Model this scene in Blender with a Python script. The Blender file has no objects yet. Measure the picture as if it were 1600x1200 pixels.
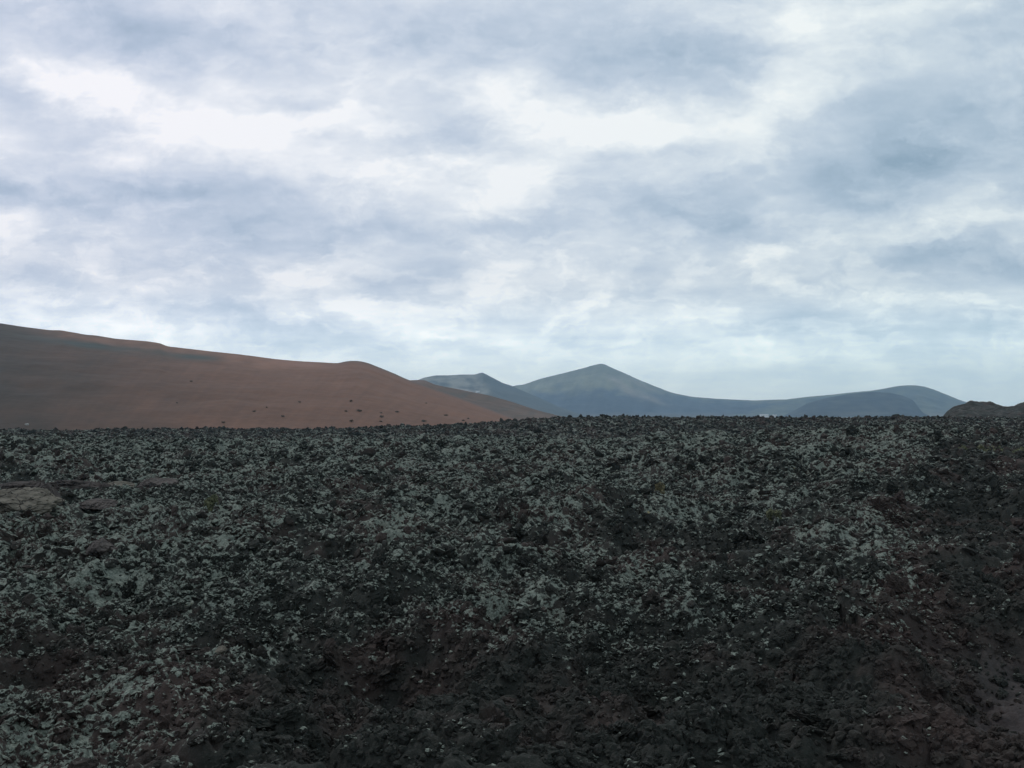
import bpy, math, random
import numpy as np

# ------------------------------------------------------------------ camera, sky, sun
F = 1540.0            # focal length in photo pixels
HOR = 648.0           # photo row of the true horizon
CAMZ = 3.0            # eye height in a coach
scene = bpy.context.scene
COL = scene.collection

cam_d = bpy.data.cameras.new("camera")
cam = bpy.data.objects.new("camera", cam_d)
COL.objects.link(cam)
cam.location = (0, 0, CAMZ)
cam.rotation_euler = (math.radians(90), 0, 0)
cam_d.sensor_width = 36.0
cam_d.lens = 36.0 * F / 1600.0
cam_d.shift_y = (HOR - 600.0) / 1600.0
cam_d.clip_start = 0.1
cam_d.clip_end = 60000
scene.camera = cam

scene.view_settings.view_transform = 'Standard'
scene.view_settings.look = 'None'
scene.view_settings.exposure = 0.0
scene.view_settings.gamma = 1.0
scene.render.resolution_x = 1024
scene.render.resolution_y = 768

SUN_EL, SUN_AZ = 52.0, -35.0      # degrees; azimuth clockwise from +Y

def build_world():
    w = bpy.data.worlds.new("World")
    scene.world = w
    w.use_nodes = True
    nt = w.node_tree
    nt.nodes.clear()
    N, L = nt.nodes.new, nt.links.new
    out = N("ShaderNodeOutputWorld")
    bg = N("ShaderNodeBackground")
    L(bg.outputs[0], out.inputs[0])
    sky = N("ShaderNodeTexSky")
    sky.sky_type = 'NISHITA'
    sky.sun_disc = False
    sky.sun_elevation = math.radians(SUN_EL)
    sky.sun_rotation = math.radians(SUN_AZ)
    sky.air_density = 1.0
    sky.dust_density = 2.0

    def math_n(op, a, b=None, c=None, clamp=False):
        n = N("ShaderNodeMath"); n.operation = op; n.use_clamp = clamp
        for i, v in enumerate((a, b, c)):
            if v is None: continue
            if isinstance(v, (int, float)): n.inputs[i].default_value = v
            else: L(v, n.inputs[i])
        return n.outputs[0]

    tc = N("ShaderNodeTexCoord")
    sep = N("ShaderNodeSeparateXYZ"); L(tc.outputs['Generated'], sep.inputs[0])
    X, Y, Z = sep.outputs
    # cloud-deck coordinates: where the view direction meets a flat layer overhead
    zz = math_n('ADD', math_n('MAXIMUM', Z, 0.0), 0.10)
    cx = math_n('DIVIDE', X, zz); cy = math_n('DIVIDE', Y, zz)
    deck = N("ShaderNodeCombineXYZ"); L(cx, deck.inputs[0]); L(cy, deck.inputs[1])
    # heading coordinates of the cloud banks (tangents of azimuth and elevation)
    yy = math_n('MAXIMUM', Y, 0.05)
    hu = math_n('DIVIDE', X, yy); hv = math_n('DIVIDE', Z, yy)
    head = N("ShaderNodeCombineXYZ"); L(hu, head.inputs[0]); L(hv, head.inputs[1])

    def noise(vec, scale, detail, rough, color=False, dist=0.0, off=(0, 0, 0), stretch=(1, 1, 1)):
        mp = N("ShaderNodeMapping"); L(vec, mp.inputs[0])
        mp.inputs['Location'].default_value = off
        mp.inputs['Scale'].default_value = stretch
        n = N("ShaderNodeTexNoise"); L(mp.outputs[0], n.inputs['Vector'])
        n.inputs['Scale'].default_value = scale
        n.inputs['Detail'].default_value = detail
        n.inputs['Roughness'].default_value = rough
        n.inputs['Distortion'].default_value = dist
        return n.outputs['Color' if color else 'Fac']

    # warp the heading coordinates so that bank edges fray
    wv = noise(head.outputs[0], 7.0, 7, 0.62, color=True, stretch=(1, 1.5, 1), off=(3, 1, 0))
    sub = N("ShaderNodeVectorMath"); sub.operation = 'SUBTRACT'
    L(wv, sub.inputs[0]); sub.inputs[1].default_value = (0.5, 0.5, 0.5)
    mul = N("ShaderNodeVectorMath"); mul.operation = 'MULTIPLY'
    L(sub.outputs[0], mul.inputs[0]); mul.inputs[1].default_value = (0.12, 0.085, 0.0)
    add = N("ShaderNodeVectorMath"); add.operation = 'ADD'
    L(head.outputs[0], add.inputs[0]); L(mul.outputs[0], add.inputs[1])
    warped = add.outputs[0]

    # (photo column, photo row, half width, half height, tilt deg, strength)
    banks = BANKS
    total = None
    for (px, py, rx, ry, rot, amp) in banks:
        mp = N("ShaderNodeMapping"); mp.vector_type = 'TEXTURE'
        L(warped, mp.inputs[0])
        mp.inputs['Location'].default_value = ((px - 800) / F, (HOR - py) / F, 0)
        mp.inputs['Rotation'].default_value = (0, 0, math.radians(rot))
        mp.inputs['Scale'].default_value = (rx * 1.55 / F, ry * 1.55 / F, 1)
        g = N("ShaderNodeTexGradient"); g.gradient_type = 'SPHERICAL'
        L(mp.outputs[0], g.inputs[0])
        mr = N("ShaderNodeMapRange"); mr.interpolation_type = 'SMOOTHSTEP'
        L(g.outputs['Fac'], mr.inputs['Value'])
        mr.inputs['To Max'].default_value = amp * (0.80 if amp < 0 else 0.70)
        total = mr.outputs[0] if total is None else math_n('ADD', total, mr.outputs[0])

    n1 = noise(deck.outputs[0], 0.55, 7, 0.56, dist=0.3)
    n2 = noise(deck.outputs[0], 2.6, 8, 0.62, off=(5, 2, 1), dist=0.0)
    n3 = noise(head.outputs[0], 9.0, 9, 0.60, off=(1, 7, 1), stretch=(1, 2.0, 1), dist=0.0)
    f = math_n('MULTIPLY', math_n('SUBTRACT', n1, 0.5), 0.40)
    f = math_n('ADD', f, math_n('MULTIPLY', math_n('SUBTRACT', n2, 0.5), 0.65))
    f = math_n('ADD', f, math_n('MULTIPLY', math_n('SUBTRACT', n3, 0.5), 0.85))
    pf = noise(warped, 7.5, 10, 0.58, off=(9, 4, 2), stretch=(1, 1.7, 1))
    pr = N("ShaderNodeMapRange"); pr.interpolation_type = 'SMOOTHSTEP'; L(pf, pr.inputs['Value'])
    pr.inputs['From Min'].default_value = 0.47; pr.inputs['From Max'].default_value = 0.60
    f = math_n('ADD', f, math_n('MULTIPLY', pr.outputs[0], 0.17))
    pf2 = noise(deck.outputs[0], 1.3, 10, 0.6, off=(2, 8, 2))
    pr2 = N("ShaderNodeMapRange"); pr2.interpolation_type = 'SMOOTHSTEP'; L(pf2, pr2.inputs['Value'])
    pr2.inputs['From Min'].default_value = 0.50; pr2.inputs['From Max'].default_value = 0.60
    f = math_n('SUBTRACT', f, math_n('MULTIPLY', pr2.outputs[0], 0.07))
    pf3 = noise(warped, 15.0, 9, 0.6, off=(2, 6, 5), stretch=(1, 2.3, 1))
    pr3 = N("ShaderNodeMapRange"); pr3.interpolation_type = 'SMOOTHSTEP'; L(pf3, pr3.inputs['Value'])
    pr3.inputs['From Min'].default_value = 0.46; pr3.inputs['From Max'].default_value = 0.60
    low = N("ShaderNodeMapRange"); low.interpolation_type = 'SMOOTHSTEP'; L(Z, low.inputs['Value'])
    low.inputs['From Min'].default_value = 0.10; low.inputs['From Max'].default_value = 0.30
    low.inputs['To Min'].default_value = 0.18; low.inputs['To Max'].default_value = 0.07
    f = math_n('ADD', f, math_n('MULTIPLY', math_n('SUBTRACT', pr3.outputs[0], 0.45), low.outputs[0]))
    # the deck smooths out close to the horizon
    fade = N("ShaderNodeMapRange"); L(Z, fade.inputs['Value'])
    fade.inputs['From Min'].default_value = 0.02; fade.inputs['From Max'].default_value = 0.07
    fade.inputs['To Min'].default_value = 0.35
    f = math_n('MULTIPLY', f, fade.outputs[0])
    b = math_n('ADD', math_n('ADD', f, total), 0.65, clamp=True)

    ramp = N("ShaderNodeValToRGB"); L(b, ramp.inputs[0])
    cr = ramp.color_ramp
    def s2l(c): return tuple(((v / 255) / 12.92 if v / 255 < 0.04045 else ((v / 255 + 0.055) / 1.055) ** 2.4) for v in c)
    stops = [(0.0, (150, 170, 190)), (0.25, (179, 194, 212)), (0.5, (203, 213, 227)),
             (0.72, (225, 231, 239)), (0.95, (248, 250, 252)), (1.0, (255, 255, 255))]
    cr.elements[0].position = stops[0][0]; cr.elements[0].color = s2l(stops[0][1]) + (1,)
    cr.elements[1].position = stops[-1][0]; cr.elements[1].color = s2l(stops[-1][1]) + (1,)
    for p, c in stops[1:-1]:
        e = cr.elements.new(p); e.color = s2l(c) + (1,)
    tn = N("ShaderNodeMapRange"); L(X, tn.inputs['Value'])
    tn.inputs['From Min'].default_value = -0.35; tn.inputs['From Max'].default_value = 0.35
    tm = N("ShaderNodeMix"); tm.data_type = 'RGBA'; L(tn.outputs[0], tm.inputs[0])
    tm.inputs[6].default_value = (1.02, 1.0, 1.03, 1); tm.inputs[7].default_value = (0.95, 1.0, 0.98, 1)
    tg = N("ShaderNodeMix"); tg.data_type = 'RGBA'; tg.blend_type = 'MULTIPLY'; tg.inputs[0].default_value = 1.0
    L(ramp.outputs[0], tg.inputs[6]); L(tm.outputs[2], tg.inputs[7])
    # clear sky behind the deck, showing where it is thin
    skm = N("ShaderNodeVectorMath"); skm.operation = 'SCALE'
    L(sky.outputs[0], skm.inputs[0]); skm.inputs['Scale'].default_value = 0.10
    hz = N("ShaderNodeMapRange"); hz.interpolation_type = 'SMOOTHSTEP'; L(Z, hz.inputs['Value'])
    hz.inputs['From Min'].default_value = 0.0; hz.inputs['From Max'].default_value = 0.11
    hz.inputs['To Min'].default_value = 0.45; hz.inputs['To Max'].default_value = 0.05
    mix = N("ShaderNodeMix"); mix.data_type = 'RGBA'
    L(hz.outputs[0], mix.inputs[0]); L(tg.outputs[2], mix.inputs[6]); L(skm.outputs[0], mix.inputs[7])
    # brighter, whiter air along the horizon
    hb = N("ShaderNodeMapRange"); hb.interpolation_type = 'SMOOTHSTEP'; L(Z, hb.inputs['Value'])
    hb.inputs['From Min'].default_value = 0.0; hb.inputs['From Max'].default_value = 0.14
    hb.inputs['To Min'].default_value = 1.0; hb.inputs['To Max'].default_value = 0.0
    gl = N("ShaderNodeMix"); gl.data_type = 'RGBA'; gl.blend_type = 'MULTIPLY'
    L(hb.outputs[0], gl.inputs[0]); L(mix.outputs[2], gl.inputs[6]); gl.inputs[7].default_value = (1.92, 1.96, 1.82, 1)
    L(gl.outputs[2], bg.inputs[0])
    bg.inputs[1].default_value = 1.0
    w.cycles.sampling_method = 'MANUAL'
    w.cycles.sample_map_resolution = 512

BANKS = [
    # bright banks
    (15, 215, 75, 60, 0, .42), (110, 140, 120, 45, -15, .34), (215, 110, 60, 40, 0, .15),
    (270, 190, 220, 45, -18, .32), (360, 240, 190, 38, -8, .36), (520, 190, 230, 48, 10, .34),
    (900, 180, 150, 42, -8, .62), (980, 200, 60, 25, 0, .2), (630, 300, 130, 34, -12, .36), (790, 275, 110, 30, -10, .24),
    (1200, 165, 100, 34, 24, .30), (1290, 20, 260, 45, 5, .34), (1175, 245, 45, 42, -35, .26),
    (1215, 335, 80, 34, 25, .26), (570, 410, 150, 30, 14, .34), (470, 440, 60, 20, 0, .16), (770, 438, 55, 20, 0, .22),
    (940, 440, 90, 30, 0, .22), (1240, 410, 100, 40, 15, .40), (1420, 365, 110, 32, 20, .42),
    (1570, 340, 80, 18, 5, .2), (1400, 480, 230, 22, -3, .34), (1020, 500, 210, 36, 0, .22), (780, 400, 120, 14, 0, .14),
    (240, 455, 150, 26, -8, .16), (60, 485, 90, 20, 0, .20), (60, 360, 110, 18, 0, .20), (330, 120, 40, 50, 0, .2),
    (620, 60, 130, 60, 0, .10), (1170, 545, 60, 8, -4, .12), (700, 240, 250, 60, 0, .12), (860, 560, 260, 40, 0, .06),
    # grey undersides
    (230, 45, 170, 55, -6, -.42), (90, 20, 120, 30, -10, -.2), (880, 80, 350, 68, -4, -.46), (1060, 100, 170, 55, -8, -.24),
    (1500, 190, 280, 110, 20, -.42), (1300, 290, 170, 75, 0, -.26), (1090, 330, 170, 50, -4, -.28),
    (1500, 410, 150, 30, -3, -.44), (430, 345, 220, 40, -10, -.36), (60, 315, 130, 24, -5, -.36),
    (250, 290, 260, 24, -4, -.22), (470, 165, 60, 18, 0, -.22), (690, 205, 70, 16, 20, -.18),
    (220, 205, 90, 18, -12, -.24), (20, 150, 40, 25, -40, -.2), (540, 545, 280, 26, 0, -.20), (300, 500, 220, 16, -5, -.16), (480, 385, 90, 20, 0, -.2),
    (1470, 570, 260, 50, 0, -.16), (1580, 30, 110, 60, 0, -.26), (1240, 530, 140, 24, 0, -.12), (850, 215, 180, 20, -6, -.16),
    (980, 350, 170, 30, 0, -.2), (660, 350, 160, 22, 0, -.12), (850, 470, 80, 12, 0, -.12), (380, 75, 60, 40, 0, -.2),
]
build_world()

sd = bpy.data.lights.new("sun", 'SUN')
sd.energy = 0.8
sd.angle = math.radians(14)
sd.color = (1.0, 0.95, 0.88)
sun = bpy.data.objects.new("sun", sd)
COL.objects.link(sun)
# a sun lamp shines along its local -Z
sun.rotation_euler = (math.radians(90 - SUN_EL), 0, math.radians(180 - SUN_AZ))

# ------------------------------------------------------------------ helpers
def tag(o, label=None, cat=None, group=None, kind=None):
    if label: o['label'] = label
    if cat: o['category'] = cat
    if group: o['group'] = group
    if kind: o['kind'] = kind
    return o

def mesh_np(name, verts, faces, mat=None, parent=None, smooth=True, attrs=None, link=True):
    """verts (n,3), faces (m,k) index array with a constant k"""
    verts = np.asarray(verts, np.float32); faces = np.asarray(faces, np.int32)
    m, k = faces.shape
    me = bpy.data.meshes.new(name)
    me.vertices.add(len(verts)); me.vertices.foreach_set("co", verts.ravel())
    me.loops.add(m * k); me.loops.foreach_set("vertex_index", faces.ravel())
    me.polygons.add(m)
    me.polygons.foreach_set("loop_start", np.arange(0, m * k, k, dtype=np.int32))
    me.polygons.foreach_set("use_smooth", np.full(m, smooth, bool))
    me.update(calc_edges=True)
    for an, data in (attrs or {}).items():
        if data.ndim == 1:
            a = me.attributes.new(an, 'FLOAT', 'POINT'); a.data.foreach_set("value", data.astype(np.float32))
        else:
            a = me.attributes.new(an, 'FLOAT_COLOR', 'POINT')
            c = np.ones((len(data), 4), np.float32); c[:, :3] = data
            a.data.foreach_set("color", c.ravel())
    if mat: me.materials.append(mat)
    if not link: return me
    o = bpy.data.objects.new(name, me); COL.objects.link(o)
    if parent: o.parent = parent
    return o

def grid_faces(nr, nc, wrap=False):
    i = np.arange(nr - 1)[:, None] * nc
    j = np.arange(nc if wrap else nc - 1)[None, :]
    j2 = (j + 1) % nc
    a = i + j; b = i + j2; c = i + nc + j2; d = i + nc + j
    return np.stack([a, b, c, d], -1).reshape(-1, 4)

_rng = np.random.default_rng(7)
_P = _rng.permutation(4096); _P = np.concatenate([_P, _P])
_G = _rng.uniform(0, 2 * np.pi, 4096); _GX, _GY = np.cos(_G), np.sin(_G)
_R1, _R2, _R3 = _rng.random(4096), _rng.random(4096), _rng.random(4096)
def _h(ix, iy): return _P[(_P[ix & 4095] + iy) & 4095]

def perlin(x, y):
    ix = np.floor(x).astype(np.int64); iy = np.floor(y).astype(np.int64)
    fx, fy = x - ix, y - iy
    u = fx * fx * fx * (fx * (fx * 6 - 15) + 10); v = fy * fy * fy * (fy * (fy * 6 - 15) + 10)
    def g(dx, dy):
        h = _h(ix + dx, iy + dy); return _GX[h] * (fx - dx) + _GY[h] * (fy - dy)
    a = g(0, 0) * (1 - u) + g(1, 0) * u; b = g(0, 1) * (1 - u) + g(1, 1) * u
    return (a * (1 - v) + b * v) * 1.5

def fbm(x, y, octs=4, gain=0.5):
    s = 0; a = 1
    for i in range(octs):
        s = s + a * perlin(x * 2 ** i + 17.3 * i, y * 2 ** i - 9.1 * i); a *= gain
    return s

def ridged(x, y, octs=3):
    s = 0; a = 1
    for i in range(octs):
        s = s + a * (1 - 2 * np.abs(perlin(x * 2 ** i + 31.7 * i, y * 2 ** i + 3.3 * i))); a *= 0.5
    return s

def blocks(x, y):
    """rubble: each cell a tilted, rounded lump; returns height 0..1 and the cell's random number"""
    ix = np.floor(x).astype(np.int64); iy = np.floor(y).astype(np.int64)
    best = np.full(x.shape, -9.0); rid = np.zeros(x.shape)
    for dx in (-1, 0, 1):
        for dy in (-1, 0, 1):
            h = _h(ix + dx, iy + dy)
            px = ix + dx + _R1[h]; py = iy + dy + _R2[h]
            rx, ry = x - px, y - py
            d2 = rx * rx + ry * ry
            rad = 0.55 + 0.45 * _R3[h]
            hh = _R3[h] * 0.6 + 0.7 * (1 - d2 / (rad * rad)) + (_GX[h] * rx + _GY[h] * ry) * 0.8
            m = hh > best
            best = np.where(m, hh, best); rid = np.where(m, _R1[h], rid)
    return np.maximum(best, -0.2), rid

def sstep(a, b, x):
    t = np.clip((x - a) / (b - a), 0, 1); return t * t * (3 - 2 * t)

def px2x(px, y): return (np.asarray(px) - 800.0) / F * y
def py2z(py, y): return CAMZ + (HOR - np.asarray(py)) / F * y

# ------------------------------------------------------------------ lie of the land
CREST_PX = [-1200, 0, 300, 520, 640, 740, 800, 850, 950, 1100, 1300, 1480, 1600, 2600]
CREST_PY = [672, 671, 671.5, 671, 667, 663, 657.5, 654.5, 654, 655.5, 655.5, 655.5, 656, 656]
NEAR_PX = [-1200, 0, 500, 900, 1100, 1300, 1450, 1600, 2600]
NEAR_PY = [704, 704, 706, 706, 700, 688, 684, 690, 690]
PITS = []     # x, y, rx, ry, depth
def pit(px, py, wpx, depth, stretch=1.0):
    Y = CAMZ * F / (py - HOR); PITS.append((px2x(px, Y), Y, wpx / F * Y, wpx / F * Y * stretch, depth))
pit(1030, 872, 90, 1.5, 2.2); pit(1130, 880, 70, 0.7, 2.0); pit(590, 1090, 170, 0.85, 1.2); pit(800, 1130, 110, 0.4, 1.0)
pit(590, 790, 26, 0.6, 2.5); pit(410, 770, 26, 0.5, 2.5); pit(120, 935, 40, 0.45, 1.8); pit(1200, 975, 50, 0.5, 1.4)
pit(520, 925, 36, 0.5, 2.0); pit(1510, 850, 70, 0.25, 2.0); pit(880, 940, 40, 0.4, 1.8); pit(1480, 930, 40, .5, 1.8)
pit(560, 845, 34, .5, 2.4); pit(1330, 1160, 60, .35, 1.2); pit(60, 1100, 70, .3, 1.2); pit(830, 875, 35, .45, 2)
MOUNDS = []
def mound(px, py, wpx, hgt, stretch=1.5):
    Y = CAMZ * F / (py - HOR); MOUNDS.append((px2x(px, Y), Y, wpx / F * Y, wpx / F * Y * stretch, hgt))
mound(1190, 770, 130, 0.6, 2); mound(860, 760, 120, 0.35, 2); mound(420, 860, 150, .35, 1.6); mound(1380, 800, 100, .5, 2)
mound(90, 760, 120, .5, 1.6); mound(700, 1000, 120, .25, 1.2); mound(1080, 980, 120, .25, 1.2); mound(250, 1000, 160, .22, 1.2)
mound(940, 830, 90, .4, 1.8)

CLEAR = []     # footprints kept free of loose rubble: x, y, half width, half depth

def soil_mask(x, y):
    """bare cinder verge beside the road, bottom right"""
    d = (x - 4.25) + (y - 8.8) * -0.10 + 0.5 * fbm(x * 0.7, y * 0.7, 3)
    return sstep(-0.1, 0.35, d) * (1 - sstep(9.3, 11.5, y + 0.6 * fbm(x * 0.8 + 9, y * 0.8, 2)))

def base_z(x, y):
    yy = np.maximum(y, 1.0); px = x / yy * F + 800
    near = py2z(np.interp(px, NEAR_PX, NEAR_PY), 65.0)
    far = py2z(np.interp(px, CREST_PX, CREST_PY), 150.0)
    r = np.sqrt(x * x + y * y)
    far = far + 0.22 * fbm(x / 8, y / 30, 3)
    front = sstep(-10, 30, y)
    z = near * sstep(22, 62, r) * (1 - sstep(68, 84, r))
    z = z + (np.minimum(near, far) - 0.9) * sstep(68, 84, r) * (1 - sstep(100, 145, r))
    z = z + far * sstep(100, 145, r) * (1 - sstep(160, 230, r))
    z = z * front
    z = z - 3.2 * sstep(165, 260, r)
    return z

def lava_rough(x, y, r):
    n = 0.0
    g = lambda lim: 1 - sstep(lim * 0.6, lim, r)
    body = 1 - sstep(260, 420, r)
    crest = 0.55 + 0.45 * sstep(12, 35, r)
    n = n + 0.40 * fbm(x / 11, y / 11, 3) * crest * body * (1 - 0.45 * sstep(90, 140, r))
    n = n + 0.23 * ridged(x / 3.4, y / 3.4, 4) * body
    wx = x + 0.25 * perlin(x * 1.3, y * 1.3); wy = y + 0.25 * perlin(x * 1.3 + 40, y * 1.3)
    b0, i0 = blocks(wx / 2.3 + 7, wy / 2.3 + 2)
    b1, i1 = blocks(wx / 0.95, wy / 0.95)
    b2, i2 = blocks(wx / 0.33 + 11, wy / 0.33)
    b3, i3 = blocks(wx / 0.14 + 5, wy / 0.14 + 8)
    b4, i4 = blocks(wx / 0.065 + 3, wy / 0.065 + 1)
    n = n + (0.22 * b0 * body + 0.35 * b1 * body + 0.165 * b2 * (1 - 0.4 * sstep(90, 200, r)) * body
             + 0.060 * b3 * g(120) + 0.024 * b4 * g(40))
    n = n + 0.03 * fbm(x / 0.12, y / 0.12, 2) * g(60)
    return n - 0.45 - (0.84 - 0.30 * sstep(-5, 20, x)) * sstep(50, 150, r), i1 * 0.55 + i2 * 0.45

def ground_z(x, y, detail=True):
    r = np.sqrt(x * x + y * y)
    z = base_z(x, y)
    for (cx, cy, rx, ry, d) in PITS:
        q = ((x - cx) / rx) ** 2 + ((y - cy) / ry) ** 2
        z = z - d * np.exp(-q * 1.1)
    for (cx, cy, rx, ry, d) in MOUNDS:
        q = ((x - cx) / rx) ** 2 + ((y - cy) / ry) ** 2
        z = z + d * np.exp(-q * 1.3)
    if not detail: return z
    n, rid = lava_rough(x, y, r)
    s = soil_mask(x, y)
    # coach track under and behind the camera stays flat
    s = np.maximum(s, 1 - sstep(2.5, 5.0, np.sqrt(x * x + (y - 0) ** 2)))
    z = z + n * (1 - s) + s * (0.10 * fbm(x / 0.7, y / 0.5, 3) + 0.03 * fbm(x / .09, y / .09, 3) + 0.03)
    return z, rid, s

# ------------------------------------------------------------------ materials
def new_mat(name):
    m = bpy.data.materials.new(name); m.use_nodes = True
    nt = m.node_tree
    p = nt.nodes["Principled BSDF"]
    p.inputs['Roughness'].default_value = 0.95
    p.inputs['Specular IOR Level'].default_value = 0.25
    return m, nt, p

class NT:
    def __init__(s, nt): s.nt = nt
    def n(s, t): return s.nt.nodes.new(t)
    def l(s, a, b): s.nt.links.new(a, b)
    def put(s, sock, v):
        if isinstance(v, (int, float, tuple)): sock.default_value = v
        else: s.l(v, sock)
    def math(s, op, a, b=None, clamp=False):
        n = s.n("ShaderNodeMath"); n.operation = op; n.use_clamp = clamp
        s.put(n.inputs[0], a)
        if b is not None: s.put(n.inputs[1], b)
        return n.outputs[0]
    def noise(s, vec, scale, detail=4, rough=0.55, dist=0.0):
        n = s.n("ShaderNodeTexNoise")
        s.l(vec, n.inputs['Vector']); n.inputs['Scale'].default_value = scale
        n.inputs['Detail'].default_value = detail; n.inputs['Roughness'].default_value = rough
        n.inputs['Distortion'].default_value = dist
        return n.outputs['Fac']
    def mr(s, v, a, b, c=0.0, d=1.0, smooth=True):
        n = s.n("ShaderNodeMapRange"); n.interpolation_type = 'SMOOTHSTEP' if smooth else 'LINEAR'
        s.put(n.inputs['Value'], v)
        n.inputs['From Min'].default_value = a; n.inputs['From Max'].default_value = b
        n.inputs['To Min'].default_value = c; n.inputs['To Max'].default_value = d
        return n.outputs[0]
    def mix(s, f, a, b, mode='MIX'):
        n = s.n("ShaderNodeMix"); n.data_type = 'RGBA'; n.blend_type = mode
        s.put(n.inputs[0], f)
        for i, v in ((6, a), (7, b)):
            if isinstance(v, tuple): n.inputs[i].default_value = v + (1,)
            else: s.l(v, n.inputs[i])
        return n.outputs[2]

LICHEN_A = (0.086, 0.107, 0.089)
LICHEN_B = (0.214, 0.248, 0.212)
ROCK_DARK = (0.0150, 0.0185, 0.0155)
ROCK_BROWN = (0.038, 0.028, 0.0245)

def lava_material(name, ground=False):
    m, nt, p = new_mat(name); k = NT(nt)
    geo = k.n("ShaderNodeNewGeometry"); pos = geo.outputs['Position']
    sep = k.n("ShaderNodeSeparateXYZ"); k.l(geo.outputs['Normal'], sep.inputs[0]); nz = sep.outputs[2]
    big = k.noise(pos, 0.16, 4, 0.6)
    mid = k.noise(pos, 0.9, 4, 0.6)
    fine = k.noise(pos, 11.0, 4, 0.7)
    grain = k.noise(pos, 38.0, 3, 0.7)
    red = k.mr(k.math('ADD', k.math('MULTIPLY', k.noise(pos, 0.33, 4, 0.6), 0.6), k.math('MULTIPLY', mid, 0.4)), 0.47, 0.60)
    rock = k.mix(red, ROCK_DARK, ROCK_BROWN)
    rock = k.mix(k.mr(grain, 0.45, 0.85), rock, (0.046, 0.043, 0.040))
    # lichen sits on exposed tops, in colonies
    att = k.n("ShaderNodeAttribute"); att.attribute_name = "lichen"
    cover = k.math('ADD', k.math('ADD', k.math('MULTIPLY', big, 0.32), 0.05), k.math('MULTIPLY', mid, 0.58))
    cover = k.math('ADD', cover, k.math('MULTIPLY', k.math('SUBTRACT', fine, 0.5), 1.45))
    cover = k.math('ADD', cover, k.math('MULTIPLY', k.math('SUBTRACT', nz, 0.68), 0.36))
    cover = k.math('ADD', cover, att.outputs['Fac'])
    f = k.mr(cover, 0.49, 0.62)
    lich = k.mix(k.mr(k.math('ADD', k.math('MULTIPLY', grain, 0.6), k.math('MULTIPLY', fine, 0.4)), 0.40, 0.64), LICHEN_A, LICHEN_B)
    spots = k.mr(k.noise(pos, 3.1, 2, 0.5), 0.74, 0.78)
    lich = k.mix(k.math('MULTIPLY', spots, 0.7), lich, (0.20, 0.17, 0.07))
    col = k.mix(k.math('MULTIPLY', f, 0.9), rock, lich)
    if ground:
        so = k.n("ShaderNodeAttribute"); so.attribute_name = "soil"
        soilc = k.mix(k.mr(k.noise(pos, 5, 5, 0.6), 0.35, 0.65), (0.030, 0.026, 0.026), (0.050, 0.043, 0.042))
        col = k.mix(so.outputs['Fac'], col, soilc)
        fp = k.n("ShaderNodeAttribute"); fp.attribute_name = "plain"
        plainc = k.mix(k.mr(k.noise(pos, 0.02, 5, 0.6), 0.4, 0.6), (0.050, 0.056, 0.045), (0.095, 0.090, 0.070))
        col = k.mix(fp.outputs['Fac'], col, plainc)
    k.l(col, p.inputs['Base Color'])
    bmp = k.n("ShaderNodeBump"); bmp.inputs['Strength'].default_value = 0.9; bmp.inputs['Distance'].default_value = 0.035
    hgt = k.math('ADD', k.math('MULTIPLY', fine, 0.8), k.math('MULTIPLY', grain, 0.35))
    k.l(hgt, bmp.inputs['Height']); k.l(bmp.outputs[0], p.inputs['Normal'])
    return m

M_GROUND = lava_material("lava_ground_material", ground=True)
M_RUBBLE = lava_material("lava_rubble_material")

def hill_material(name, scale, contrast, bump):
    m, nt, p = new_mat(name); k = NT(nt)
    geo = k.n("ShaderNodeNewGeometry"); pos = geo.outputs['Position']
    att = k.n("ShaderNodeAttribute"); att.attribute_name = "tint"
    a = k.noise(pos, scale, 6, 0.6); b = k.noise(pos, scale * 9, 4, 0.65)
    v = k.math('ADD', k.math('MULTIPLY', a, 0.6), k.math('MULTIPLY', b, 0.4))
    g = k.mr(v, 0.35, 0.65, 1 - contrast, 1 + contrast)
    sc = k.n("ShaderNodeVectorMath"); sc.operation = 'SCALE'
    k.l(att.outputs['Color'], sc.inputs[0]); k.l(g, sc.inputs['Scale'])
    k.l(sc.outputs[0], p.inputs['Base Color'])
    bp = k.n("ShaderNodeBump"); bp.inputs['Strength'].default_value = 0.6; bp.inputs['Distance'].default_value = bump
    k.l(b, bp.inputs['Height']); k.l(bp.outputs[0], p.inputs['Normal'])
    return m

def flat_mat(name, c1, c2, scale, rough=0.9, bump=0.01):
    m, nt, p = new_mat(name); k = NT(nt)
    tc = k.n("ShaderNodeTexCoord")
    n = k.noise(tc.outputs['Object'], scale, 5, 0.6)
    k.l(k.mix(k.mr(n, 0.35, 0.65), c1, c2), p.inputs['Base Color'])
    p.inputs['Roughness'].default_value = rough
    bp = k.n("ShaderNodeBump"); bp.inputs['Strength'].default_value = 0.6; bp.inputs['Distance'].default_value = bump
    k.l(n, bp.inputs['Height']); k.l(bp.outputs[0], p.inputs['Normal'])
    return m

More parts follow.
